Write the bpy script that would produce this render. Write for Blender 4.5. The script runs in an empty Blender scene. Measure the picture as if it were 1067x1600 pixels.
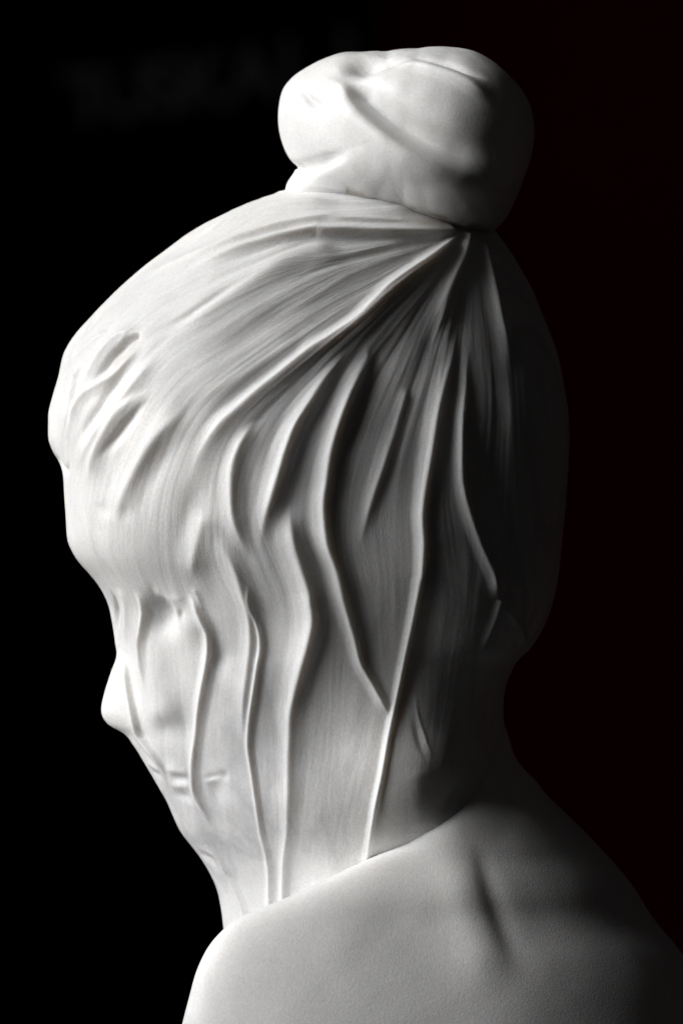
import bpy, math
import numpy as np
from mathutils import Vector
from mathutils.bvhtree import BVHTree

# ---------------------------------------------------------------- camera, world, light
# sculpture is modelled in "units" of 0.25 mm; (u, v) = right / down, y = away from the camera
S = 0.00025
UC, VC, ZC = 533.5, 800.0, 1.45
DIST = 2.4 / S                      # camera to the mid plane of the head, in units
scene = bpy.context.scene
cam_d = bpy.data.cameras.new('camera')
cam = bpy.data.objects.new('camera', cam_d)
scene.collection.objects.link(cam)
cam.location = (0, -DIST * S, ZC)
cam.rotation_euler = (math.radians(90), 0, 0)
cam_d.sensor_fit = 'VERTICAL'
cam_d.sensor_height = 36.0
cam_d.lens = 36.0 * DIST / 1600.0
cam_d.clip_start = 0.05
cam_d.clip_end = 50
cam_d.dof.use_dof = True
cam_d.dof.focus_distance = 2.4 - 0.06
cam_d.dof.aperture_fstop = 11.0
scene.camera = cam

world = bpy.data.worlds.new('World')
scene.world = world
world.use_nodes = True
bg = world.node_tree.nodes['Background']
bg.inputs['Color'].default_value = (1.0, 0.93, 0.9, 1)
bg.inputs['Strength'].default_value = 0.007

def spot(name, az, el, dist, target, energy, radius, cone, blend, color):
    """az: degrees to the left of the camera axis seen from the bust, el: degrees up"""
    a, e = math.radians(az), math.radians(el)
    d = Vector((-math.sin(a) * math.cos(e), -math.cos(a) * math.cos(e), math.sin(e)))
    l = bpy.data.lights.new(name, 'SPOT')
    l.energy = energy
    l.shadow_soft_size = radius
    l.spot_size = math.radians(cone)
    l.spot_blend = blend
    l.color = color
    o = bpy.data.objects.new(name, l)
    scene.collection.objects.link(o)
    o.location = Vector(target) + d * dist
    o.rotation_euler = d.to_track_quat('Z', 'Y').to_euler()
    return o
spot('key_lamp', 75, 24, 2.6, (0.0, 0, 1.45), 860, 1.3, 46, 0.5, (1.0, 0.99, 0.985))

vs = scene.view_settings
vs.view_transform = 'Standard'
vs.look = 'None'
vs.exposure = 0.0
vs.gamma = 1.0
vs.use_curve_mapping = False
scene.render.engine = 'CYCLES'
scene.cycles.use_denoising = True
scene.cycles.max_bounces = 8
scene.cycles.diffuse_bounces = 5

# ---------------------------------------------------------------- helpers
def ip(x, pts):
    """smooth (monotone cubic) interpolation through (x, y) pairs"""
    p = np.array(pts, float)
    p = p[np.argsort(p[:, 0])]
    X, Y = p[:, 0], p[:, 1]
    h = np.diff(X); d = np.diff(Y) / h
    m = np.zeros_like(Y)
    m[1:-1] = np.where(d[1:] * d[:-1] > 0, 2 * d[1:] * d[:-1] / (d[1:] + d[:-1] + 1e-12), 0)
    # catmull tangents limited for smoothness
    c = (d[1:] * h[:-1] + d[:-1] * h[1:]) / (h[:-1] + h[1:])
    lim = 3 * np.minimum(abs(d[1:]), abs(d[:-1]))
    m[1:-1] = np.where(d[1:] * d[:-1] > 0, np.sign(c) * np.minimum(abs(c), lim), 0)
    m[0], m[-1] = d[0], d[-1]
    x = np.asarray(x, float)
    i = np.clip(np.searchsorted(X, x) - 1, 0, len(h) - 1)
    t = np.clip((x - X[i]) / h[i], 0, 1)
    return ((2*t**3 - 3*t**2 + 1) * Y[i] + (t**3 - 2*t**2 + t) * h[i] * m[i]
            + (-2*t**3 + 3*t**2) * Y[i+1] + (t**3 - t**2) * h[i] * m[i+1])

def blur(a, s):
    k = np.arange(-int(4 * s), int(4 * s) + 1)
    w = np.exp(-.5 * (k / s) ** 2); w /= w.sum()
    n = len(k) // 2
    p = np.r_[2 * a[0] - a[n:0:-1], a, 2 * a[-1] - a[-2:-n-2:-1]]
    return np.convolve(p, w, 'valid')

def smooth01(x):
    x = np.clip(x, 0, 1)
    return x * x * (3 - 2 * x)

def project(P):
    k = DIST / (DIST + P[..., 1])
    return UC + (P[..., 0] - UC) * k, VC + (P[..., 2] - VC) * k

def grid_normals(P, flip=1):
    """P: (rows, cols, 3), columns wrap"""
    du = np.roll(P, -1, 1) - np.roll(P, 1, 1)
    dv = np.empty_like(P)
    dv[1:-1] = P[2:] - P[:-2]; dv[0] = P[1] - P[0]; dv[-1] = P[-1] - P[-2]
    n = np.cross(du, dv) * flip
    return n / (np.linalg.norm(n, axis=2, keepdims=True) + 1e-9)

def vnoise(P, scale, seed):
    """smooth 3-D value noise, roughly -1..1"""
    R = np.array([[.80, .36, -.48], [-.28, .93, .23], [.53, -.05, .85]])
    q = (P / scale) @ R.T + seed * 17.31
    i = np.floor(q).astype(np.int64); f = q - i
    f = f * f * (3 - 2 * f)
    def hsh(a, b, c):
        n = (a * 374761393 + b * 668265263 + c * 2147483647 + seed * 1013904223) & 0xffffffff
        n = ((n ^ (n >> 13)) * 1274126177) & 0xffffffff
        return ((n ^ (n >> 16)) & 0xffff) / 32767.5 - 1
    r = 0
    for dx in (0, 1):
        for dy in (0, 1):
            for dz in (0, 1):
                w = (f[..., 0] if dx else 1 - f[..., 0]) * (f[..., 1] if dy else 1 - f[..., 1]) * (f[..., 2] if dz else 1 - f[..., 2])
                r = r + w * hsh(i[..., 0] + dx, i[..., 1] + dy, i[..., 2] + dz)
    return r

# enlargements of the photograph in which the folds were measured: origin and scale
ZOOM = {'full': (0, 0, 1.0), 'bun': (400, 40, .45), 'back': (450, 300, .4405), 'neck': (400, 850, .4686),
        'face': (100, 850, .375), 'brow': (60, 480, .275), 'side': (280, 520, .2812), 'knot': (480, 340, .2812),
        'crown': (200, 290, .3374), 'eye': (140, 890, .225), 'cheek': (340, 880, .3375), 'torso': (270, 1150, .747)}
def px(*chunks):
    out = []
    for z, pts in chunks:
        a, b, s = ZOOM[z]
        out += [(a + s * x, b + s * y) for x, y in pts]
    return np.array(out, float)

def resample(pts, step=2.0):
    """Catmull-Rom through the traced points"""
    p = np.vstack([2 * pts[0] - pts[1], pts, 2 * pts[-1] - pts[-2]])
    out = []
    for i in range(1, len(p) - 2):
        n = max(2, int(np.linalg.norm(p[i+1] - p[i]) / step))
        t = (np.arange(n) / n)[:, None]
        a, b, c, d = p[i-1], p[i], p[i+1], p[i+2]
        out.append(.5 * (2*b + (c-a)*t + (2*a-5*b+4*c-d)*t*t + (3*b-a-3*c+d)*t**3))
    out.append(p[-2][None])
    return np.vstack(out)

def coarse_bvh(P, st):
    Q = P[::st, ::st]
    r, c = Q.shape[:2]
    k = np.arange(r * c).reshape(r, c)
    a = k[:-1]; b = np.roll(k, -1, 1)[:-1]; d = k[1:]; e = np.roll(k, -1, 1)[1:]
    f = np.stack([a, b, e, d], -1).reshape(-1, 4)
    return BVHTree.FromPolygons([tuple(x) for x in Q.reshape(-1, 3)], [tuple(int(j) for j in x) for x in f])

def onto(bvh, uv):
    """photo point -> point where that ray meets the surface"""
    out = []
    o = Vector((UC, -DIST, VC))
    for u, v in uv:
        d = Vector((u - UC, DIST, v - VC)).normalized()
        hit = bvh.ray_cast(o, d)[0]
        if hit is None:
            hit = bvh.find_nearest(Vector((u, 0, v)))[0]
        out.append(tuple(hit))
    return np.array(out)

def fold_field(P, bvh, folds, mirror, soft=True):
    """height added along the normal by ridges (h > 0), grooves (h < 0) and hollows.
    fold = (trace, w, h[, w_right]); w, h single value or list along the trace"""
    shp = P.shape[:2]
    Q = P.reshape(-1, 3).copy()
    if mirror:
        Q[:, 1] = -np.abs(Q[:, 1])
    U, V = project(Q)
    up = np.zeros(len(Q)); dn = np.zeros(len(Q))
    for f in folds:
        uv = resample(f['p'])
        C = onto(bvh, uv)
        n = len(C)
        seg = np.r_[0, np.cumsum(np.linalg.norm(np.diff(uv, axis=0), axis=1))]
        s = seg / seg[-1]
        def along(val):
            val = np.atleast_1d(np.array(val, float))
            return np.interp(s, np.linspace(0, 1, len(val)), val)
        wl = along(f['w']); wr = along(f.get('wr', f['w'])); h = along(f['h'])
        t0, t1 = f['tap']
        tap = np.ones(n)
        if t0: tap *= smooth01(s / t0)
        if t1: tap *= smooth01((1 - s) / t1)
        h = h * tap
        if soft: h = h * (np.interp(wl.mean(), [8, 15], [.75, .45]) if h.min() < 0 else f.get('m', .64) * (1.3 if n > 130 else 1))
        if soft and uv[:, 0].mean() < 235 and uv[:, 1].mean() < 780 and h.max() > 0: h = h * 1.5     # crisp pleats over the forehead
        if soft and h.max() > 0: wl, wr = wl * .84, wr * .84
        W = 2.6 * max(wl.max(), wr.max())
        lo, hi = C.min(0) - W, C.max(0) + W
        idx = np.nonzero(((Q >= lo) & (Q <= hi)).all(1))[0]
        if not len(idx):
            continue
        tg = np.gradient(uv, axis=0)
        st3 = np.gradient(C, axis=0); ar = np.arange(n)
        res = np.zeros(len(idx))
        CH = 20000
        C32 = C.astype(np.float32); cc = (C32 ** 2).sum(1)
        for k in range(0, len(idx), CH):
            ii = idx[k:k+CH]
            q = Q[ii].astype(np.float32)
            off = C32.mean(0)
            qq = q - off; c2 = C32 - off
            D2 = (qq ** 2).sum(1)[:, None] + (c2 ** 2).sum(1)[None] - 2 * qq @ c2.T
            j = D2.argmin(1)
            # distance to the curve, not to its samples
            sj = st3[j]; sl = (sj ** 2).sum(1) + 1e-9
            dj = np.clip(((Q[ii] - C[j]) * sj).sum(1) / sl, -.5, .5)
            d = np.sqrt(np.maximum(((Q[ii] - C[j] - sj * dj[:, None]) ** 2).sum(1), 0))
            jj = j + dj
            hj, wlj, wrj = (np.interp(jj, ar, a_) for a_ in (h, wl, wr))
            a = tg[j, 0] * (V[ii] - uv[j, 1]) - tg[j, 1] * (U[ii] - uv[j, 0])
            sd = np.tanh(a / (np.hypot(tg[j, 0], tg[j, 1]) + 1e-6) / 1.5)      # + = upper / lit side
            w = .5 * (1 + sd) * wlj + .5 * (1 - sd) * wrj
            x = d / w
            if h.max() > 0 and wl.mean() < 22:       # cloth ridge: rounded crest, long concave flanks
                g = np.exp(-(np.sqrt(x * x + .16) - .4) * 1.35)
                g = g * smooth01((2.6 - x) / 1.3)
            else:
                g = np.exp(-x * x)
            res[k:k+CH] = hj * g
        pos = res > 0
        up[idx[pos]] += res[pos] ** 2.5
        dn[idx[~pos]] += (-res[~pos]) ** 2.5
    return (up ** .4 - dn ** .4).reshape(shp)

def blob_field(P, bvh, blobs, mirror):
    Q = P.copy()
    if mirror:
        Q[..., 1] = -np.abs(Q[..., 1])
    H = np.zeros(P.shape[:2])
    for c, r, h in blobs:
        C = onto(bvh, c)[0]
        d2 = ((Q - C) ** 2) / np.array([r[0] ** 2, max(r) ** 2, r[-1] ** 2])
        H += .7 * h * np.exp(-d2.sum(-1))
    return H

def build(name, P, mat, parent, cap=(True, True), attrs=None, close=True):
    rows, cols = P.shape[:2]
    W = np.stack([(P[..., 0] - UC) * S, P[..., 1] * S, ZC + (VC - P[..., 2]) * S], -1).reshape(-1, 3)
    k = np.arange(rows * cols).reshape(rows, cols)
    a = k[:-1]; b = np.roll(k, -1, 1)[:-1]; d = k[1:]; e = np.roll(k, -1, 1)[1:]
    F = np.stack([a, d, e, b], -1).reshape(-1, 4)
    nv = len(W)
    loops = F.reshape(-1); tot = np.full(len(F), 4)
    tris = []
    extra = []
    if cap[0]:
        extra.append(W[k[0]].mean(0)); c = nv + len(extra) - 1
        tris += [(c, k[0, i], k[0, (i+1) % cols]) for i in range(cols)]
    if cap[1]:
        extra.append(W[k[-1]].mean(0)); c = nv + len(extra) - 1
        tris += [(c, k[-1, (i+1) % cols], k[-1, i]) for i in range(cols)]
    if extra:
        W = np.vstack([W, np.array(extra)])
        loops = np.r_[loops, np.array(tris).reshape(-1)]
        tot = np.r_[tot, np.full(len(tris), 3)]
    me = bpy.data.meshes.new(name)
    me.vertices.add(len(W)); me.vertices.foreach_set('co', W.astype(np.float32).ravel())
    me.loops.add(len(loops)); me.loops.foreach_set('vertex_index', loops.astype(np.int32))
    me.polygons.add(len(tot))
    me.polygons.foreach_set('loop_start', np.r_[0, np.cumsum(tot)[:-1]].astype(np.int32))
    me.update(calc_edges=True)
    me.polygons.foreach_set('use_smooth', np.ones(len(tot), bool))
    for an, arr in (attrs or {}).items():
        if arr.ndim == 3:
            A = me.attributes.new(an, 'FLOAT_VECTOR', 'POINT')
            v = np.zeros((len(W), 3), np.float32); v[:nv] = arr.reshape(-1, 3)
            A.data.foreach_set('vector', v.ravel())
        else:
            A = me.attributes.new(an, 'FLOAT', 'POINT')
            v = np.zeros(len(W), np.float32); v[:nv] = arr.ravel()
            A.data.foreach_set('value', v)
    me.validate()
    me.materials.append(mat)
    o = bpy.data.objects.new(name, me)
    scene.collection.objects.link(o)
    if parent:
        o.parent = parent
        o.matrix_parent_inverse = parent.matrix_world.inverted()
    return o

# ---------------------------------------------------------------- materials
def nodes_of(name):
    m = bpy.data.materials.new(name); m.use_nodes = True
    nt = m.node_tree
    return m, nt, nt.nodes['Principled BSDF']

def marble(name, streak):
    m, nt, p = nodes_of(name)
    N, L = nt.nodes.new, nt.links.new
    tc = N('ShaderNodeTexCoord')
    # cloudy grey bands and thin veins of the stone
    n1 = N('ShaderNodeTexNoise'); n1.inputs['Scale'].default_value = 9; n1.inputs['Detail'].default_value = 5
    n1.inputs['Distortion'].default_value = .6
    L(tc.outputs['Object'], n1.inputs['Vector'])
    r1 = N('ShaderNodeValToRGB')
    r1.color_ramp.elements[0].position = .36; r1.color_ramp.elements[0].color = (.70, .70, .70, 1)
    r1.color_ramp.elements[1].position = .60; r1.color_ramp.elements[1].color = (.86, .855, .84, 1)
    L(n1.outputs['Fac'], r1.inputs['Fac'])
    mp = N('ShaderNodeMapping'); mp.inputs['Rotation'].default_value = (.3, .5, .4); mp.inputs['Scale'].default_value = (1, 1, .45)
    L(tc.outputs['Object'], mp.inputs['Vector'])
    n2 = N('ShaderNodeTexNoise'); n2.inputs['Scale'].default_value = 11; n2.inputs['Detail'].default_value = 7
    n2.inputs['Distortion'].default_value = 1.3; n2.inputs['Roughness'].default_value = .6
    L(mp.outputs['Vector'], n2.inputs['Vector'])
    ab = N('ShaderNodeMath'); ab.operation = 'SUBTRACT'; ab.inputs[1].default_value = .5; L(n2.outputs['Fac'], ab.inputs[0])
    ab2 = N('ShaderNodeMath'); ab2.operation = 'ABSOLUTE'; L(ab.outputs[0], ab2.inputs[0])
    r2 = N('ShaderNodeValToRGB')
    r2.color_ramp.elements[0].position = 0.0; r2.color_ramp.elements[0].color = (1, 1, 1, 1)
    r2.color_ramp.elements[1].position = .05; r2.color_ramp.elements[1].color = (0, 0, 0, 1)
    L(ab2.outputs[0], r2.inputs['Fac'])
    n3 = N('ShaderNodeTexNoise'); n3.inputs['Scale'].default_value = 6; L(tc.outputs['Object'], n3.inputs['Vector'])
    r3 = N('ShaderNodeMapRange'); r3.inputs['From Min'].default_value = .42; r3.inputs['From Max'].default_value = .62
    r3.inputs['To Max'].default_value = .5
    L(n3.outputs['Fac'], r3.inputs['Value'])
    vm = N('ShaderNodeMath'); vm.operation = 'MULTIPLY'; L(r2.outputs['Color'], vm.inputs[0]); L(r3.outputs['Result'], vm.inputs[1])
    mx = N('ShaderNodeMix'); mx.data_type = 'RGBA'; mx.inputs[7].default_value = (.46, .46, .475, 1)
    L(vm.outputs[0], mx.inputs[0]); L(r1.outputs['Color'], mx.inputs[6])
    # pinhole specks
    vo = N('ShaderNodeTexVoronoi'); vo.inputs['Scale'].default_value = 55; L(tc.outputs['Object'], vo.inputs['Vector'])
    sp = N('ShaderNodeMapRange'); sp.inputs['From Min'].default_value = .018; sp.inputs['From Max'].default_value = .032
    sp.inputs['To Min'].default_value = .5; sp.inputs['To Max'].default_value = 0
    L(vo.outputs['Distance'], sp.inputs['Value'])
    spc = N('ShaderNodeMath'); spc.operation = 'GREATER_THAN'; spc.inputs[1].default_value = .8
    sc_ = N('ShaderNodeSeparateColor'); L(vo.outputs['Color'], sc_.inputs[0]); L(sc_.outputs[0], spc.inputs[0])
    spm = N('ShaderNodeMath'); spm.operation = 'MULTIPLY'; L(sp.outputs['Result'], spm.inputs[0]); L(spc.outputs[0], spm.inputs[1])
    mx2 = N('ShaderNodeMix'); mx2.data_type = 'RGBA'; mx2.inputs[7].default_value = (.2, .17, .14, 1)
    L(spm.outputs[0], mx2.inputs[0]); L(mx.outputs[2], mx2.inputs[6])
    # crystal grain, and stone dust left along the tool marks
    cg = N('ShaderNodeTexNoise'); cg.inputs['Scale'].default_value = 1000; cg.inputs['Detail'].default_value = 2
    L(tc.outputs['Object'], cg.inputs['Vector'])
    cr_ = N('ShaderNodeMapRange'); cr_.inputs['From Min'].default_value = .3; cr_.inputs['From Max'].default_value = .7
    cr_.inputs['To Min'].default_value = .94; cr_.inputs['To Max'].default_value = 1.05
    L(cg.outputs['Fac'], cr_.inputs['Value'])
    gm = N('ShaderNodeMix'); gm.data_type = 'RGBA'; gm.blend_type = 'MULTIPLY'; gm.inputs[0].default_value = 1
    L(mx2.outputs[2], gm.inputs[6]); L(cr_.outputs['Result'], gm.inputs[7])
    if streak:
        fl0 = N('ShaderNodeAttribute'); fl0.attribute_name = 'flow'
        t0 = N('ShaderNodeTexNoise'); t0.inputs['Scale'].default_value = .8; t0.inputs['Detail'].default_value = 5
        t0.inputs['Roughness'].default_value = .7
        L(fl0.outputs['Vector'], t0.inputs['Vector'])
        m0 = N('ShaderNodeMapRange'); m0.inputs['From Min'].default_value = .3; m0.inputs['From Max'].default_value = .6
        m0.inputs['To Min'].default_value = .93; m0.inputs['To Max'].default_value = 1.02
        L(t0.outputs['Fac'], m0.inputs['Value'])
        gm2 = N('ShaderNodeMix'); gm2.data_type = 'RGBA'; gm2.blend_type = 'MULTIPLY'; gm2.inputs[0].default_value = 1
        L(gm.outputs[2], gm2.inputs[6]); L(m0.outputs['Result'], gm2.inputs[7])
        gm = gm2
    # old dirt, shape stored on the mesh
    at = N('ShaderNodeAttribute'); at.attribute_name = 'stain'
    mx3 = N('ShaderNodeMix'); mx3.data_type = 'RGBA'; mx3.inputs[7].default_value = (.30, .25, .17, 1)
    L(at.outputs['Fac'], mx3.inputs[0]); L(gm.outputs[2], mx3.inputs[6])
    L(mx3.outputs[2], p.inputs['Base Color'])
    p.inputs['Roughness'].default_value = .5
    p.inputs['Specular IOR Level'].default_value = .35
    p.inputs['Subsurface Weight'].default_value = .45
    p.inputs['Subsurface Radius'].default_value = (1.0, .85, .7)
    p.inputs['Subsurface Scale'].default_value = .005
    # crystalline grain and rasp marks
    g = N('ShaderNodeTexNoise'); g.inputs['Scale'].default_value = 1300; g.inputs['Detail'].default_value = 3
    L(tc.outputs['Object'], g.inputs['Vector'])
    b1 = N('ShaderNodeBump'); b1.inputs['Strength'].default_value = .2; b1.inputs['Distance'].default_value = .0006
    L(g.outputs['Fac'], b1.inputs['Height'])
    last = b1
    if streak:
        fl = N('ShaderNodeAttribute'); fl.attribute_name = 'flow'
        t = N('ShaderNodeTexNoise'); t.inputs['Scale'].default_value = 1; t.inputs['Detail'].default_value = 4
        t.inputs['Roughness'].default_value = .65
        L(fl.outputs['Vector'], t.inputs['Vector'])
        rs = N('ShaderNodeAttribute'); rs.attribute_name = 'rasp'
        b2 = N('ShaderNodeBump'); b2.inputs['Distance'].default_value = .0016
        L(t.outputs['Fac'], b2.inputs['Height']); L(rs.outputs['Fac'], b2.inputs['Strength'])
        L(b1.outputs['Normal'], b2.inputs['Normal'])
        last = b2
    L(last.outputs['Normal'], p.inputs['Normal'])
    return m
M_HEAD = marble('marble_head', True)
M_BODY = marble('marble_body', False)

def matte(name, col, rough=.9):
    m, nt, p = nodes_of(name)
    n = nt.nodes.new('ShaderNodeTexNoise'); n.inputs['Scale'].default_value = 3; n.inputs['Detail'].default_value = 6
    tc = nt.nodes.new('ShaderNodeTexCoord'); nt.links.new(tc.outputs['Object'], n.inputs['Vector'])
    r = nt.nodes.new('ShaderNodeValToRGB')
    r.color_ramp.elements[0].color = tuple(c * .75 for c in col) + (1,)
    r.color_ramp.elements[1].color = tuple(c * 1.25 for c in col) + (1,)
    nt.links.new(n.outputs['Fac'], r.inputs['Fac'])
    nt.links.new(r.outputs['Color'], p.inputs['Base Color'])
    p.inputs['Roughness'].default_value = rough
    p.inputs['Specular IOR Level'].default_value = .1
    return m

# ---------------------------------------------------------------- backdrop
def slab(name, c, size, mat, rotz=0, parent=None):
    x, y, z = (s / 2 for s in size)
    vs_ = [(i * x, j * y, k * z) for i in (-1, 1) for j in (-1, 1) for k in (-1, 1)]
    fs = [(0, 1, 3, 2), (4, 6, 7, 5), (0, 4, 5, 1), (2, 3, 7, 6), (0, 2, 6, 4), (1, 5, 7, 3)]
    me = bpy.data.meshes.new(name); me.from_pydata(vs_, [], fs); me.materials.append(mat)
    o = bpy.data.objects.new(name, me); scene.collection.objects.link(o)
    o.location = c; o.rotation_euler = (0, 0, rotz)
    if parent: o.parent = parent
    return o
wall = slab('wall', (0.8, 3.6, 1.5), (9, .1, 3.6), matte('dark_red_wall', (.36, .007, .007)), math.radians(0))
wall['kind'] = 'structure'

sign = bpy.data.objects.new('sign_board', None)
scene.collection.objects.link(sign)
sign['label'] = 'black sign board with pale grey raised capital letters on the dark red wall'
sign['category'] = 'sign'
WY = 3.455
def wall_at(u, v):
    k = (WY + DIST * S) / (DIST * S)
    return Vector(((u - UC) * S * k, WY, ZC + (VC - v) * S * k))
sign.location = wall_at(135, 190)
bpy.context.view_layer.update()
pw_ = wall_at(585, 0).x + 2.4
pan = slab('panel', (wall_at(585, 0).x - pw_ / 2 + 0.0, WY + .045, 1.5), (pw_, .07, 3.2), matte('black_board', (.018, .016, .016)))
pan.parent = sign; pan.location = Vector(pan.location) - sign.location
M_LET = matte('letter_paint', (.62, .63, .68))
for ch, u, v in (('T', 140, 190), ('U', 200, 182), ('S', 262, 174), ('K', 322, 166), ('A', 398, 154), ('L', 470, 142), ('I', 545, 128)):
    cu = bpy.data.curves.new('letter', 'FONT'); cu.body = ch; cu.size = .055 * (WY / 2.4 + 1) / 1.894; cu.extrude = .004; cu.offset = .0015; cu.align_x = 'CENTER'
    tmp = bpy.data.objects.new('letter_curve', cu); scene.collection.objects.link(tmp)
    bpy.context.view_layer.update()
    me = bpy.data.meshes.new_from_object(tmp.evaluated_get(bpy.context.evaluated_depsgraph_get()))
    bpy.data.objects.remove(tmp); bpy.data.curves.remove(cu)
    me.materials.clear(); me.materials.append(M_LET)
    o = bpy.data.objects.new('letter', me); scene.collection.objects.link(o)
    o.rotation_euler = (math.radians(90), math.radians(-5), 0)
    o.parent = sign
    o.location = wall_at(u, v) - sign.location

# ---------------------------------------------------------------- the bust
bust = bpy.data.objects.new('marble_bust', None)
scene.collection.objects.link(bust)
bust.location = (0.02, 0, ZC + (VC - 1900) * S)
bust.empty_display_size = .1
bust['label'] = 'white marble bust with veiled head and hair bun before a dark wall'
bust['category'] = 'statue'
bpy.context.view_layer.update()

# --- veiled head: horizontal sections between the front and the back outline
V0, V1 = 284.0, 1640.0
NR, NC = 1010, 860
vv = np.linspace(V0, V1, NR)
XL_TRUE = [(284, 500), (292, 470), (300, 436), (312, 400), (335, 350), (362, 300), (398, 250), (440, 200), (490, 150),
    (525, 120), (550, 105), (590, 94), (620, 84), (650, 77), (680, 77), (703, 84), (722, 95), (745, 102), (780, 103), (820, 104),
    (850, 108), (876, 122), (893, 137), (914, 154), (944, 169), (974, 175), (1010, 181), (1021, 183), (1052, 173), (1086, 162),
    (1109, 158), (1126, 164), (1136, 174), (1142, 187), (1165, 209), (1189, 224), (1214, 239), (1232, 250), (1251, 261),
    (1274, 271), (1302, 284), (1326, 302), (1354, 321), (1390, 338), (1416, 344), (1444, 348), (1500, 352), (1640, 350)]
XL_BASE = [(284, 500), (292, 470), (300, 436), (312, 400), (335, 350), (362, 300), (398, 250), (440, 200), (490, 150),
    (525, 122), (550, 108), (590, 96), (620, 88), (650, 84), (680, 86), (722, 96), (780, 104), (820, 108),
    (850, 115), (876, 128), (893, 143), (914, 162), (944, 183), (974, 196), (1010, 206), (1052, 214), (1109, 222),
    (1142, 227), (1189, 240), (1232, 257), (1274, 277), (1302, 290), (1326, 306), (1354, 323), (1390, 339),
    (1416, 345), (1444, 349), (1500, 353), (1640, 350)]
XR = [(284, 690), (300, 715), (330, 745), (352, 764), (370, 777), (400, 799), (428, 816), (489, 846), (564, 873), (617, 884), (674, 890), (762, 886),
    (850, 877), (897, 871), (944, 861), (986, 845), (1008, 832), (1019, 823), (1027, 813), (1051, 798), (1098, 781), (1131, 771),
    (1200, 758), (1300, 748), (1450, 742), (1640, 742)]
BD = [(284, 80), (300, 112), (330, 150), (360, 178), (400, 208), (500, 258), (600, 288), (700, 302), (800, 302), (900, 286),
    (1000, 258), (1080, 236), (1150, 226), (1220, 224), (1265, 212), (1300, 190), (1350, 165), (1420, 150), (1640, 140)]
xl = ip(vv, XL_BASE); xt = ip(vv, XL_TRUE); xr = ip(vv, XR); bd = blur(ip(vv, BD), 22)
xl, xt, xr = blur(xl, 6), blur(xt, 3), blur(xr, 3)
# columns: two thirds of them on the side turned to the camera
q = np.linspace(0, 1, NC, endpoint=False)
ang = 2 * np.pi * q - .42 * np.cos(2 * np.pi * q - np.pi) * 0
dens = 1 + .62 * np.cos(2 * np.pi * q)            # dense round q = 0 (near side)
cum = np.r_[0, np.cumsum(1 / (1 + .45 * np.cos(np.linspace(0, 2 * np.pi, 4000))))]
th = np.interp(q, np.linspace(0, 1, 4001), cum / cum[-1]) * 2 * np.pi    # th = 0: towards the camera
cx = ((xl + xr) / 2)[:, None]; ax = ((xr - xl) / 2)[:, None]
sn, cs = np.sin(th)[None], np.cos(th)[None]
ex = ip(vv, [(284, 2.0), (450, 2.1), (600, 2.25), (850, 2.5), (1000, 2.65), (1120, 2.7), (1250, 2.5), (1400, 2.2), (1640, 2.0)])[:, None]
rad = (np.abs(sn) ** ex + np.abs(cs) ** ex) ** (-1 / ex)
X = cx + ax * rad * sn
Y = -bd[:, None] * rad * cs
Zv = np.repeat(vv[:, None], NC, 1)
# skull is widest behind the ears, face narrower
tx = (X - cx) / ax
nar = ip(vv, [(284, 0), (500, .04), (850, .1), (950, .16), (1150, .2), (1300, .15), (1640, .05)])[:, None]
Y = Y * (1 - nar * smooth01(-tx * 1.1))
# temple stands nearer than the back of the skull; neck and cloth swing outwards to the shoulder
skw = ip(vv, [(284, 0), (340, -.12), (440, -.3), (560, -.28), (720, -.16), (900, -.04), (1020, 0), (1120, .10), (1200, .26), (1280, .25), (1400, .20), (1640, .1)])[:, None]
Y = Y * (1 + skw * np.clip(tx, -1, 1))
# profile of forehead roll, nose, lips and chin along the middle of the face
dl = (xl - xt)[:, None]
sg = ip(vv, [(284, 60), (560, 60), (700, 80), (860, 90), (920, 60), (960, 34), (1020, 26), (1080, 30), (1115, 38), (1140, 42), (1170, 50), (1230, 62),
    (1300, 60), (1640, 60)])[:, None]
X = X - dl * np.exp(-(np.abs(Y) / sg) ** 2) * (tx < 0)
P0 = np.stack([X, Y, Zv], -1)
N0 = grid_normals(P0)
if (N0[NR // 2, 0, 1]) > 0:
    N0 = -N0
bvh = coarse_bvh(P0, 5)

def F(w, h, *chunks, wr=None, tap=None, m=.64):
    if tap is None: tap = (.4, .45) if np.min(h) < 0 else (.2, .3)
    d = dict(p=px(*chunks), w=w, h=h, tap=tap, m=m)
    if wr is not None: d['wr'] = wr
    return d

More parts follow.
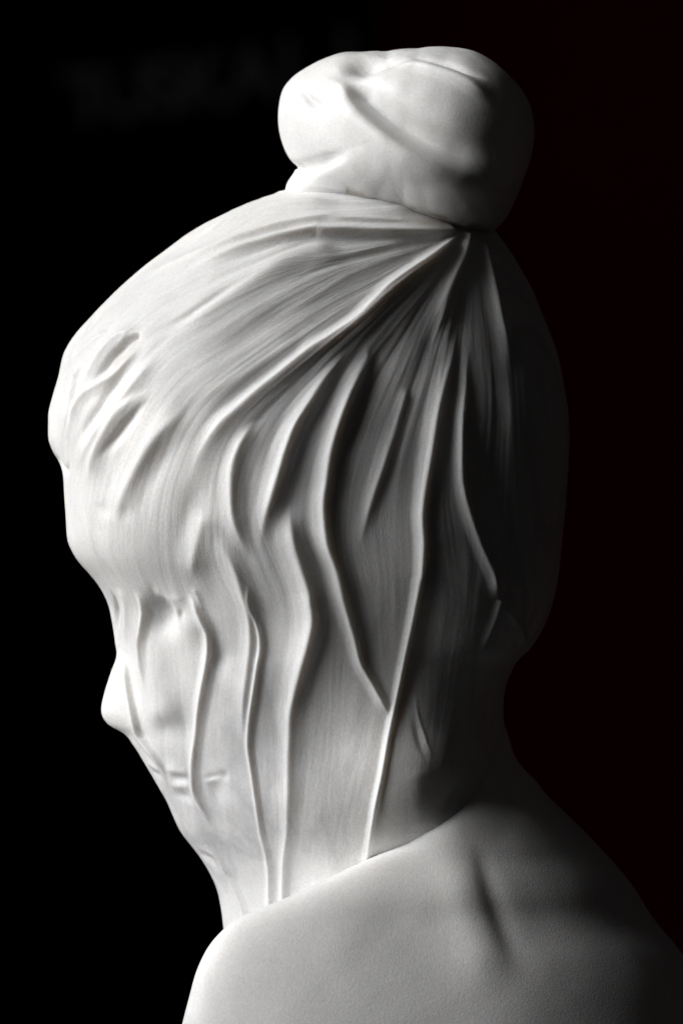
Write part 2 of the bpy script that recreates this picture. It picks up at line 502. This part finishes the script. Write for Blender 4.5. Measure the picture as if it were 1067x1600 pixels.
HEAD_FOLDS = [
  # long flap running from the knot down to the temple: sharp upper edge, wide body below
  F([5, 7, 8, 9, 10, 14], [12, 18, 19, 18, 15, 12, 9, 6], ('knot', [(870, 92), (780, 140), (680, 215), (560, 300), (440, 390), (350, 480), (260, 570), (120, 665), (0, 740)]),
    ('side', [(560, 220), (430, 320), (340, 400), (220, 510), (130, 650), (70, 800), (10, 960)]), wr=[10, 34, 46, 34, 22, 20, 26, 30], tap=(.06, .25)),
  # second and third fold branching under it
  F([9, 12, 12, 12, 10], [6, 13, 16, 17, 15, 9], ('side', [(1040, -40), (960, 60), (870, 170), (800, 260), (720, 380), (640, 510), (590, 640), (560, 740), (520, 880), (480, 1020), (460, 1150), (465, 1260)]), wr=[10, 13, 15, 17, 12], tap=(.35, .3)),
  F([10, 13, 13, 12, 12, 8, 6], [12, 16, 18, 18, 17, 14, 12, 10, 8], ('knot', [(330, 540)]), ('side', [(1035, 60), (1040, 140), (980, 260), (920, 390), (870, 530), (830, 680), (810, 820), (795, 940), (800, 1050), (820, 1180), (870, 1320)]),
    ('cheek', [(585, 185), (630, 340), (660, 460), (720, 570), (780, 680), (798, 730)]), wr=[12, 15, 18, 18, 14, 8, 6], tap=(.25, .06)),
  F([10, 11, 12, 10], [8, 13, 15, 13, 9], ('side', [(450, 470), (390, 540), (330, 640), (295, 760), (290, 880), (300, 1000), (330, 1110), (370, 1200), (410, 1270)]), wr=[13, 15, 14, 10]),
  F([5, 6, 6, 5, 5, 7], [8, 10, 9, 9, 6, 8], ('cheek', [(140, 70), (150, 190), (185, 290), (200, 380), (190, 480), (175, 620), (155, 760), (150, 850), (165, 960), (185, 1100), (205, 1250), (235, 1400), (240, 1540), (245, 1660)]), tap=(.06, 0)),
  F([14, 13, 12, 11, 11], [6, 9, 10, 9, 8, 8, 6], ('side', [(190, 1120), (250, 1200), (310, 1310), (350, 1420)]), ('cheek', [(145, 230), (155, 350), (148, 480), (135, 640), (125, 780), (135, 900)])),
  F([16, 18, 18, 16, 12, 10, 7, 5], [9, 15, 17, 18, 14, 9, 8, 7, 9, 10], ('side', [(615, 940), (620, 1080), (640, 1180), (680, 1300), (720, 1420)]),
    ('cheek', [(430, 170), (440, 260), (420, 370), (390, 480), (360, 600), (340, 700), (335, 800), (330, 950), (330, 1100), (325, 1250), (310, 1370), (305, 1530), (300, 1660)]), wr=[12, 13, 13, 13, 14, 12, 7, 5], tap=(.1, 0)),
  # ridges in the shade behind the temple
  F([9, 14, 16], [12, 13, 9], ('knot', [(893, 85), (865, 200), (810, 330), (760, 460), (720, 620), (690, 740)]), tap=(.03, .4)),
  F([7, 9, 10, 9, 8, 6, 5, 5, 5, 6], [7, 12, 13, 12, 11, 9, 8, 8, 8, 7], ('knot', [(850, 420), (840, 520), (828, 640), (800, 780), (750, 950), (710, 1110)]),
    ('back', [(497, 950), (480, 1050), (470, 1150), (475, 1250), (470, 1362)]), ('neck', [(545, 120), (520, 260), (490, 400), (460, 540), (440, 640), (420, 760), (395, 880), (375, 1010), (358, 1110)]), tap=(.25, 0)),
  F([6, 8, 8, 7], [7, 11, 12, 11, 10], ('back', [(640, 500), (625, 680), (610, 800), (605, 920), (610, 1040), (640, 1150), (680, 1260), (720, 1350)]), ('neck', [(800, 160), (815, 195)]), tap=(.35, .08)),
  F([8, 12, 11], [9, 12, 8], ('back', [(680, 170), (700, 220), (725, 320), (745, 430), (770, 540), (790, 660)]), tap=(.05, .4)),
  F([6, 7], [7, 4], ('neck', [(813, 185), (795, 250), (765, 330), (745, 390)]), tap=(.02, .5)),
  F([7, 8, 8], [6, 9, 7], ('neck', [(825, 210), (855, 250), (880, 290), (897, 345)]), tap=(.1, .1)),
  F([16, 18, 12], [-5, -6, -4], ('knot', [(570, 540), (440, 780), (340, 960), (250, 1200), (205, 1352), (190, 1450)])),
  F([9, 10, 8], [5, 7, 5], ('back', [(430, 660), (385, 820), (340, 960), (290, 1110), (250, 1280)]), tap=(.45, .3)),
  F([8, 9], [6, 6], ('knot', [(560, 930), (525, 1050), (490, 1180), (455, 1320)])),
  # bands of drapery drawn over the crown
  F([18, 20, 20, 16], [10, 16, 17, 14, 9], ('knot', [(840, 78), (700, 84), (500, 84), (250, 80), (80, 85)]), ('crown', [(860, 218), (740, 245), (560, 290), (430, 330), (300, 380), (180, 440)]), wr=[8, 8, 9, 12], tap=(.03, .3)),
  F([13, 14], [7, 11, 11, 9, 6], ('knot', [(700, 35), (450, 22), (200, 15)]), ('crown', [(900, 155), (720, 190), (560, 235), (400, 285), (250, 340), (100, 410), (20, 480)]), wr=[8, 10]),
  F([16], [7, 9, 7], ('crown', [(1000, 80), (800, 82), (650, 110), (500, 160), (350, 220), (220, 290)])),
  F([7], [-4, -6, -5], ('crown', [(1060, 185), (880, 187), (700, 217), (540, 257), (380, 312), (230, 362)])),
  F([26, 24, 18], [5, 11, 10, 8], ('crown', [(980, 255), (870, 300), (740, 350), (640, 405), (540, 465), (460, 520), (340, 600), (240, 665), (130, 770)]), wr=[30, 34, 30], tap=(.1, .3)),
  F([6, 7, 7, 8], [-3, -6, -9, -10], ('crown', [(640, 370), (550, 440), (440, 500), (340, 565), (250, 622), (150, 668), (60, 690)]), wr=[9]),
  F([14], [-4, -5, -3], ('crown', [(420, 400), (300, 460), (180, 510), (90, 505)])),
  F([20], [-7, -8, -5], ('crown', [(880, 480), (700, 590), (560, 680), (440, 770), (330, 880)])),
  F([22], [6, 7, 5], ('side', [(700, 20), (520, 120), (340, 240), (180, 330), (20, 440)])),
  F([18], [-8, -9, -6], ('side', [(700, 60), (540, 160), (420, 260), (250, 400), (60, 560)])),
  # deep pocket and pleats over the forehead
  F([4, 6, 5], [-12, -17, -14, -8], ('brow', [(590, 150), (500, 190), (430, 255), (360, 350), (290, 440)]), wr=[9, 13, 9], tap=(.1, .3)),
  F([9, 10], [6, 8, 6], ('brow', [(580, 115), (450, 165), (370, 245), (310, 340), (260, 430), (225, 480)])),
  F([9, 9, 10], [4, 8, 9, 8, 6], ('brow', [(600, 200), (530, 285), (440, 385), (350, 440), (265, 495), (215, 570), (185, 660), (150, 780)])),
  F([7, 8, 8], [-5, -9, -11, -8], ('brow', [(600, 240), (560, 280), (470, 395), (385, 500), (340, 575), (290, 655), (240, 740), (190, 840)])),
  F([4, 5, 5], [-6, -10, -9, -6], ('brow', [(655, 512), (580, 570), (510, 645), (440, 735), (370, 835), (335, 900)]), wr=[7, 10, 8]),
  F([15], [6, 10, 9, 6], ('brow', [(640, 475), (500, 560), (420, 650), (350, 770), (300, 910), (270, 1040)])),
  F([14], [4, 8, 8, 6], ('brow', [(700, 250), (560, 420), (450, 560), (350, 690), (260, 830), (200, 960)])),
  F([5], [-3, -5, -4], ('brow', [(285, 290), (230, 380), (205, 480), (190, 600), (185, 680)])),
  F([5], [3, 5, 4], ('brow', [(260, 300), (205, 400), (185, 500), (160, 640), (140, 740)])),
  F([5], [-3, -4, -3], ('brow', [(300, 190), (190, 310), (130, 470), (100, 640), (110, 780)])),
  F([6], [3, 4, 3], ('brow', [(400, 130), (290, 220), (200, 320)])),
  F([6], [-5, -7, -5], ('brow', [(90, 830), (130, 880), (165, 930), (190, 850)])),
  F([12], [-3, -4, -2], ('brow', [(330, 1085), (350, 1140), (400, 1150), (450, 1130)])),
  F([12], [-2, -4, -3], ('brow', [(530, 1090), (500, 1170), (480, 1250)])),
  F([20], [-6, -9, -7], ('brow', [(900, 650), (760, 770), (660, 900), (560, 1090), (500, 1260)])),
  F([18], [5, 8, 6], ('brow', [(850, 560), (680, 730), (570, 900), (480, 1090), (420, 1300)])),
  F([18], [-6, -8, -7], ('side', [(150, 760), (70, 960), (20, 1140), (-10, 1290)])),
  F([16], [5, 8, 7], ('side', [(150, 980), (110, 1120), (80, 1260), (60, 1390)])),
  F([22], [-5, -6, -4], ('side', [(200, 1180), (190, 1330), (200, 1450), (220, 1600)])),
  F([22], [-4, -5, -4], ('side', [(410, 620), (390, 800), (400, 960), (430, 1120)])),
  F([22], [-4, -5, -4], ('side', [(760, 480), (690, 680), (640, 860), (560, 1040), (540, 1200)])),
  F([18], [-3, -4, -3], ('side', [(700, 1000), (740, 1180), (800, 1330), (860, 1500)])),
  # brow, eye, nose side and mouth under the veil
  F([5, 6, 5], [-3, -6, -4], ('eye', [(120, 110), (165, 180), (190, 260), (192, 350), (190, 450)])),
  F([12], [4, 6, 5], ('eye', [(190, 120), (240, 200), (255, 300), (250, 420), (235, 530)])),
  F([14, 14, 13, 12, 10, 8], [5, 13, 17, 17, 15, 9], ('eye', [(228, 540), (250, 680), (278, 850), (312, 1000), (345, 1120), (398, 1205), (455, 1285), (500, 1365), (528, 1450), (550, 1540)]), wr=[5, 5, 5, 4, 4, 4]),
  F([6, 7, 8, 7], [10, 16, 15, 11, 6], ('eye', [(310, 140), (350, 205), (378, 290), (372, 400), (358, 500), (362, 620), (372, 740), (380, 870)])),
  F([12], [4, 7, 6], ('eye', [(540, 170), (590, 260), (615, 350), (628, 430)]), tap=(.3, .6)),
  F([16], [4, 6, 4], ('eye', [(430, 150), (510, 190), (570, 210), (680, 190)])),
  F([6], [-3, -4, -3], ('eye', [(655, 245), (642, 310), (632, 390)])),
  F([7, 8, 9, 9, 8, 8, 7], [8, 12, 14, 13, 12, 11, 10, 9], ('eye', [(690, 150), (745, 255), (800, 360), (832, 440), (835, 560), (818, 700), (790, 850), (762, 1000), (740, 1150), (725, 1300), (725, 1440)]),
    ('face', [(548, 1030), (570, 1080), (595, 1130), (615, 1190)]), tap=(.08, .15)),
  F([5], [3, 4, 2], ('eye', [(715, 120), (765, 220), (805, 320)])),
  F([8], [-3, -4.5, -3], ('eye', [(535, 1440), (600, 1452), (660, 1455), (720, 1462)]), tap=(.35, .35)),
  F([12], [10, 12, 6], ('eye', [(520, 1385), (610, 1398), (700, 1425)]), m=.35, tap=(.3, .3)),
  F([12], [4, 6, 4], ('eye', [(545, 1505), (640, 1498), (720, 1508)]), tap=(.35, .35)),
  F([9], [-3, -4.5, -3], ('eye', [(550, 1552), (640, 1570), (735, 1582)]), tap=(.35, .35)),
  F([9], [3, 5, 3], ('eye', [(400, 1330), (450, 1370), (500, 1400)])),
  F([6], [-2, -4], ('eye', [(420, 1380), (470, 1420), (520, 1450)])),
  F([6], [1, 3, 3], ('eye', [(770, 1488), (840, 1466), (900, 1450)]), tap=(.5, .4)),
  F([5], [-2, -3, -3], ('eye', [(770, 1460), (850, 1440), (925, 1420)]), tap=(.5, .4)),
  F([8, 7, 7], [3, 7, 7, 8], ('face', [(545, 1262), (600, 1280), (640, 1310), (680, 1385), (715, 1450), (745, 1530), (770, 1640)]), tap=(.15, 0)),
  F([7], [-3, -4], ('face', [(550, 1290), (600, 1310), (625, 1350)])),
  F([3], [.5, 1.5, 2, 1], ('neck', [(530, 490), (540, 570), (565, 650), (592, 722)])),
  F([5], [-1, -2, -2], ('neck', [(520, 560), (545, 660), (575, 735)])),
  F([26], [3, 4], ('neck', [(530, 740), (540, 860), (545, 960)])),
  F([14], [-5, -9], ('neck', [(700, 780), (640, 850), (590, 930)])),
]
# hollows and swellings: centre, radii, height
HEAD_BLOBS = [
  (px(('eye', [(480, 320)])), (20, 30, 34), -24), (px(('eye', [(550, 340)])), (18, 26, 26), -12),
  (px(('eye', [(725, 380)])), (22, 24, 26), 10), (px(('eye', [(470, 1010)])), (20, 24, 18), 6), (px(('eye', [(500, 1120)])), (26, 34, 22), -11), (px(('eye', [(640, 1100)])), (24, 36, 40), -20),
  
  (px(('eye', [(560, 700)])), (20, 30, 50), -5), (px(('eye', [(880, 1540)])), (20, 20, 20), -8),
  (px(('eye', [(935, 1430)])), (8, 10, 8), -5), (px(('face', [(650, 480)])), (18, 22, 20), -7),
  (px(('face', [(760, 620)])), (45, 50, 60), 13), (px(('face', [(560, 1180)])), (40, 40, 34), 6),
  (px(('full', [(420, 980)])), (40, 50, 50), -8), (px(('full', [(640, 1010)])), (80, 80, 90), -8),
  (px(('full', [(520, 1200)])), (60, 60, 90), -8), (px(('full', [(700, 1100)])), (50, 60, 80), -6),
]
H = fold_field(P0, bvh, HEAD_FOLDS, True) + blob_field(P0, bvh, HEAD_BLOBS, True)

# direction of the drapery: level lines of 'flow_v' follow these runs of cloth from the knot to the neck
GUIDES = [
  (0, [(640, 300), (445, 300), (350, 337), (250, 400), (150, 492), (97, 590), (82, 680), (104, 780)]),
  (1, [(720, 362), (500, 372), (400, 395), (300, 425), (220, 470), (150, 550), (112, 640), (102, 740), (112, 840), (160, 920)]),
  (2, [(725, 365), (527, 376), (449, 408), (375, 449), (315, 490), (250, 520), (190, 590), (145, 680), (125, 760), (125, 850), (180, 940), (190, 1020), (200, 1100)]),
  (3, [(728, 368), (600, 420), (480, 470), (380, 530), (290, 590), (230, 670), (190, 760), (180, 880), (215, 960), (235, 1080), (260, 1200), (300, 1310), (350, 1420)]),
  (4.2, [(730, 368), (670, 400), (604, 450), (553, 500), (480, 548), (400, 605), (340, 665), (310, 720), (290, 800), (285, 900), (325, 970), (318, 1080), (303, 1200), (320, 1290), (380, 1420)]),
  (5.0, [(732, 368), (620, 460), (500, 570), (420, 640), (373, 700), (361, 767), (373, 832), (390, 880), (404, 980), (392, 1120), (398, 1230), (420, 1400)]),
  (5.7, [(732, 368), (640, 460), (550, 537), (505, 593), (460, 663), (437, 728), (415, 808), (440, 870), (486, 940), (460, 1090), (452, 1220), (443, 1390)]),
  (6.5, [(732, 370), (650, 450), (585, 540), (538, 630), (513, 711), (504, 784), (510, 852), (540, 940), (562, 1035), (580, 1110), (540, 1240), (510, 1360)]),
  (7.3, [(735, 368), (670, 480), (620, 620), (570, 760), (560, 870), (585, 980), (604, 1110), (575, 1320)]),
  (8.2, [(733, 368), (718, 475), (700, 600), (669, 718), (657, 900), (640, 1040), (640, 1180), (630, 1310)]),
  (9.2, [(736, 365), (732, 520), (720, 650), (718, 730), (732, 806), (765, 895), (775, 940), (740, 1040), (700, 1200)]),
  (10.5, [(745, 362), (790, 480), (830, 620), (840, 760), (822, 900), (805, 1000), (770, 1110)]),
  (12, [(758, 358), (840, 489), (882, 674), (872, 850), (838, 1000)]),
]
def flow_value(P, st=5):
    r_i = np.unique(np.r_[np.arange(0, P.shape[0], st), P.shape[0] - 1]); c_i = np.r_[np.arange(0, P.shape[1], st)]
    Q = P[r_i][:, c_i].copy(); Q[..., 1] = -np.abs(Q[..., 1])
    q = Q.reshape(-1, 3)
    DD = []
    for val, g in GUIDES:
        C = onto(bvh, resample(np.array(g, float), 6.0))
        d2 = np.full(len(q), 1e12)
        for k in range(0, len(C), 64):
            D = ((q[:, None] - C[None, k:k+64]) ** 2).sum(-1).min(1)
            d2 = np.minimum(d2, D)
        DD.append(np.sqrt(d2) + .5)
    DD = np.array(DD); vals = np.array([g[0] for g in GUIDES])
    # between each pair of neighbouring runs the value grows evenly; the closest pair counts most
    num = np.zeros(len(q)); den = np.zeros(len(q))
    for k in range(len(vals) - 1):
        a, b = DD[k], DD[k + 1]
        w = 1 / (a + b) ** 6
        num += w * (vals[k] * b + vals[k + 1] * a) / (a + b); den += w
    f = (num / den).reshape(Q.shape[:2])
    for _ in range(3):
        f = (np.roll(f, 1, 1) + 2 * f + np.roll(f, -1, 1)) / 4
        f[1:-1] = (f[:-2] + 2 * f[1:-1] + f[2:]) / 4
    # up to the full grid (columns wrap)
    f2 = np.concatenate([f, f[:, :1]], 1)
    cpos = np.r_[c_i, P.shape[1]]
    a = np.empty((len(r_i), P.shape[1]))
    for n in range(len(r_i)): a[n] = np.interp(np.arange(P.shape[1]), cpos, f2[n])
    b = np.empty(P.shape[:2])
    for n in range(P.shape[1]): b[:, n] = np.interp(np.arange(P.shape[0]), r_i, a[:, n])
    return b
flow_v = flow_value(P0)
far = (P0[..., 1] > 0) * 40.0
r_k = np.sqrt((P0[..., 0] - 735) ** 2 + (P0[..., 2] - 362) ** 2 + (np.abs(P0[..., 1]) - 150) ** 2)
def strands(k, l, seed):
    return vnoise(np.stack([flow_v * k + far, r_k / l, 0 * r_k + seed * 3.7], -1), 1.0, seed)
hair = smooth01((1000 - P0[..., 2]) / 180) * (.35 + .75 * smooth01(.5 + 1.1 * vnoise(P0, 110.0, 61)))
crown = smooth01((620 - P0[..., 2] + .35 * (300 - P0[..., 0])) / 260) * (1 + .7 * smooth01((420 - P0[..., 0]) / 200))
knot = smooth01((r_k - 30) / 140)
H = H + knot * (.26 + .74 * hair) * (2.3 * strands(2.6, 300.0, 41) * (.8 + .3 * crown) + 1.1 * strands(5.0, 170.0, 43) * (.3 + 1.0 * crown) + .6 * strands(13.0, 120.0, 45) + .35 * strands(29.0, 90.0, 49) * (.4 + crown))
rid = 1 - np.abs(strands(3.0, 300.0, 47)) * 2
H = H + knot * crown * 1.8 * np.maximum(rid, 0) ** 1.5
H = H + 2.2 * vnoise(P0, 100.0, 3) + .6 * vnoise(P0, 38.0, 5)
P1 = P0 + N0 * H[..., None]

# --- shoulders and upper back: sections between the shoulder ridge and the back outline
TR, TC = 420, 700
tv = np.linspace(1128, 1900, TR)
TL = ip(tv, [(1128, 752), (1160, 750), (1200, 744), (1240, 728), (1275, 700), (1292, 668), (1314, 618), (1333, 566), (1363, 505), (1389, 446), (1415, 380),
    (1445, 345), (1490, 318), (1538, 303), (1598, 288), (1700, 270), (1900, 262)])
TRr = ip(tv, [(1128, 766), (1150, 783), (1197, 812), (1217, 836), (1234, 847), (1277, 890), (1329, 942), (1382, 987), (1441, 1024), (1486, 1062), (1600, 1120), (1900, 1160)])
yl = ip(tv, [(1128, -40), (1200, -85), (1240, -130), (1275, -176), (1292, -203), (1333, -250), (1389, -280), (1445, -280), (1600, -240), (1900, -220)])
yr = ip(tv, [(1128, 10), (1200, 20), (1300, 40), (1400, 50), (1500, 60), (1900, 80)])
bu = ip(tv, [(1128, 12), (1200, 40), (1300, 95), (1400, 160), (1500, 210), (1600, 235), (1900, 250)])
bk = ip(tv, [(1128, 20), (1250, 120), (1400, 240), (1600, 300), (1900, 320)])
TL, TRr = blur(TL, 4), blur(TRr, 5)
yl, yr, bu, bk = (blur(a, 58) for a in (yl, yr, bu, bk))
tq = np.linspace(0, 1, TC, endpoint=False)
near = tq < .66
tt = np.where(near, tq / .66, (tq - .66) / .34)             # 0..1 left->right on the back, then right->left round the chest
phi = np.pi * tt
cc_, ss_ = -np.cos(phi), np.sin(phi)
xm = ((TL + TRr) / 2)[:, None]; xa = ((TRr - TL) / 2)[:, None]
ym = ((yl + yr) / 2)[:, None]; ya = ((yr - yl) / 2)[:, None]
lr = np.where(near, cc_, -cc_)[None]
TX = xm + xa * lr
TY = ym + ya * lr + np.where(near[None], -bu[:, None] * (ss_ * (1 + .42 * cc_))[None], bk[:, None] * ss_[None])
TP = np.stack([TX, TY, np.repeat(tv[:, None], TC, 1)], -1)
TN = grid_normals(TP)
ii = int(TC * .33)
if TN[TR // 2, ii, 1] > 0: TN = -TN
tb = coarse_bvh(TP, 5)
T_FOLDS = [
  F([12, 15, 16, 18], [-2, -6, -8, -7, -3], ('torso', [(630, 180), (642, 250), (662, 325), (688, 400), (712, 460), (730, 530)]), wr=[16, 20, 22, 26]),
  F([46], [3, 7, 7, 4], ('torso', [(585, 200), (598, 290), (618, 370), (650, 450), (665, 560)])),
  F([60], [-6, -8, -6], ('torso', [(360, 330), (450, 400), (520, 470), (560, 580)])),
]
TH = fold_field(TP, tb, T_FOLDS, False) + 2.0 * vnoise(TP, 150.0, 9) + .5 * vnoise(TP, 50.0, 11)
TP = TP + TN * TH[..., None]

# neck grows out of the shoulders: smooth union where they meet
def union_push(P, N, other, k, wfun):
    sh = P.shape[:2]
    out = np.zeros(sh)
    u, v = P[..., 0], P[..., 2]
    m = (v > 1000) & (v < 1420) & (u > 560) & (u < 1000)
    for r, c in zip(*np.nonzero(m)):
        loc, nor, _, d = other.find_nearest(Vector(P[r, c]), k)
        if loc is not None and d < k:
            out[r, c] = (k - d) ** 2 / (4 * k)
    return P + N * (out * wfun(u) * smooth01((1400 - v) / 90))[..., None]
wf = lambda u: smooth01((u - 630) / 90)
hb, tb2 = coarse_bvh(P1, 4), coarse_bvh(TP, 4)
HN = grid_normals(P1)
if HN[NR // 2, 0, 1] > 0: HN = -HN
TN2 = grid_normals(TP)
if TN2[TR // 2, ii, 1] > 0: TN2 = -TN2
P2 = union_push(P1, HN, tb2, 75.0, wf)
TP2 = union_push(TP, TN2, hb, 75.0, wf)

# flow coordinates for the rasp marks
flow = np.stack([flow_v * 42 + far, r_k * .022, 0 * r_k], -1)
rasp = (.07 + .10 * hair) * np.ones_like(r_k)
cr = np.exp(-(((P0[..., 0] - 520) / 90) ** 2 + ((P0[..., 2] - 440) / 60) ** 2))
rasp = rasp + .5 * cr
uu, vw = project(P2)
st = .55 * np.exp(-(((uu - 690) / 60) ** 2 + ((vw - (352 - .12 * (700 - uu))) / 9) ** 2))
st = st + .5 * np.exp(-(((uu - 196) / 22) ** 2 + ((vw - 545 + .9 * (uu - 196)) / 16) ** 2))
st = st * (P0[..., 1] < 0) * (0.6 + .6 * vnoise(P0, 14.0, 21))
head = build('veiled_head', P2, M_HEAD, bust, attrs={'flow': flow, 'rasp': rasp, 'stain': np.clip(st, 0, 1)})
shoulders = build('shoulders', TP2, M_BODY, bust, attrs={'stain': np.zeros(TP.shape[:2])})

# --- hair bun: outline inflated about its centre, coils cut into it
BC = np.array([636.0, -15.0, 215.0])
OUT = np.array([(445, 312), (447, 287), (458, 274), (466, 266), (456, 254), (443, 229), (437, 206), (437, 170), (443, 139), (458, 121), (485, 103),
    (526, 85), (562, 82), (602, 83), (652, 79), (706, 77), (742, 83), (778, 103), (805, 130), (825, 166), (833, 202), (828, 242), (819, 274),
    (803, 312), (786, 345), (762, 368), (715, 368), (670, 358), (625, 345), (580, 335), (520, 330), (475, 325)], float)
po = np.arctan2(OUT[:, 1] - BC[2], OUT[:, 0] - BC[0]); ro = np.hypot(OUT[:, 1] - BC[2], OUT[:, 0] - BC[0])
o_ = np.argsort(po); po, ro = po[o_], ro[o_]
BRn, BCn = 420, 520                                   # rows: front pole -> back pole
fi = np.linspace(-np.pi, np.pi, BCn, endpoint=False)
fd = np.linspace(-np.pi, np.pi, 2048, endpoint=False)
rf = np.interp(fd, np.r_[po - 2*np.pi, po, po + 2*np.pi], np.r_[ro, ro, ro])
def circ_blur(a, s):
    k = np.fft.fftfreq(len(a)) * len(a)
    return np.fft.ifft(np.fft.fft(a) * np.exp(-.5 * (k * s) ** 2)).real
r0 = np.interp(fi, fd, circ_blur(rf, .03)); r1 = np.interp(fi, fd, circ_blur(rf, .25)); r2 = np.interp(fi, fd, circ_blur(rf, .45))
al = np.linspace(-np.pi / 2 + .004, np.pi / 2 - .004, BRn)          # -: towards camera
al = al - .18 * np.sin(2 * al)
ca, sa = np.cos(al)[:, None], np.sin(al)[:, None]
wA = ca ** 1.6
rr = r0[None] * wA + r2[None] * (1 - wA)
nb = 2.2
rb = (np.abs(ca) ** nb + np.abs(sa) ** nb) ** (-1 / nb)
BX = BC[0] + rr * rb * ca * np.cos(fi)[None]
BZ = BC[2] + rr * rb * ca * np.sin(fi)[None]
BY = BC[1] + 192 * rb * sa * np.ones_like(fi)[None]
BY = BC[1] + (BY - BC[1]) * (1 + .32 * np.clip((BX - BC[0]) / 195, -1, 1))      # fullest towards the back of the head
BP = np.stack([BX, BY, BZ], -1)
BN = BP - BC; BN = grid_normals(BP)
if (BN[BRn // 4] * (BP[BRn // 4] - BC)).sum() < 0: BN = -BN
bb = coarse_bvh(BP, 4)
B_FOLDS = [
  F([18, 21, 22, 20], [-16, -26, -26, -18], ('bun', [(330, 190), (375, 250), (450, 312), (550, 375), (650, 425), (750, 470), (850, 520), (930, 560)]), wr=[22], tap=(.12, .4)),
  F([8, 10, 12], [-12, -19, -17, -10], ('bun', [(322, 188), (362, 250), (437, 318), (540, 385), (640, 436), (740, 480)]), tap=(.3, .45)),
  F([32, 38, 36], [12, 25, 26, 20, 10], ('bun', [(200, 170), (300, 220), (345, 278), (420, 348), (520, 418), (625, 470), (730, 517), (830, 557), (930, 600)]), wr=[10, 12, 20], tap=(.25, .5)),
  F([14, 12], [-8, -9, -6, -3], ('bun', [(318, 192), (370, 160), (440, 136), (560, 118)]), tap=(.4, .4)),
  F([8, 9], [3, 8, 9, 6], ('bun', [(470, 140), (570, 152), (690, 190), (780, 240), (840, 280)]), wr=[16]),
  F([7, 9], [-5, -11, -12, -6], ('bun', [(520, 112), (660, 140), (740, 172), (810, 188)])),
  F([30], [-12, -16, -7], ('bun', [(290, 180), (350, 140), (420, 112), (490, 98)])),
  F([7, 8], [-4, -8, -5], ('bun', [(140, 195), (180, 250), (220, 282), (265, 310)])),
  F([9, 8], [-20, -14, -8], ('bun', [(130, 504), (200, 484), (260, 464), (335, 442)]), tap=(0, .5)),
  F([6], [2, 3, 2], ('bun', [(105, 555), (200, 556), (300, 568), (360, 580)])),
  F([4], [-2, -4], ('bun', [(505, 365), (520, 378), (538, 392)])),
]
B_BLOBS = [(px(('bun', [c])), (r, r, r), h) for c, r, h in (((400, 128), 42, -9), ((460, 222), 50, 11), ((570, 275), 66, 11), ((690, 335), 85, 7), ((800, 395), 95, 4))]
BH = fold_field(BP, bb, B_FOLDS, False, False) + blob_field(BP, bb, B_BLOBS, False) + 2.5 * vnoise(BP, 70.0, 31) + .8 * vnoise(BP, 28.0, 33)
BP2 = BP + BN * BH[..., None]
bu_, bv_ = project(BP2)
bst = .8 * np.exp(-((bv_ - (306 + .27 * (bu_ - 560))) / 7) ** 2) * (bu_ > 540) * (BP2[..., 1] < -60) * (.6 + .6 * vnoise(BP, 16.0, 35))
bun = build('hair_bun', BP2, M_BODY, bust, attrs={'stain': np.clip(bst, 0, 1)})
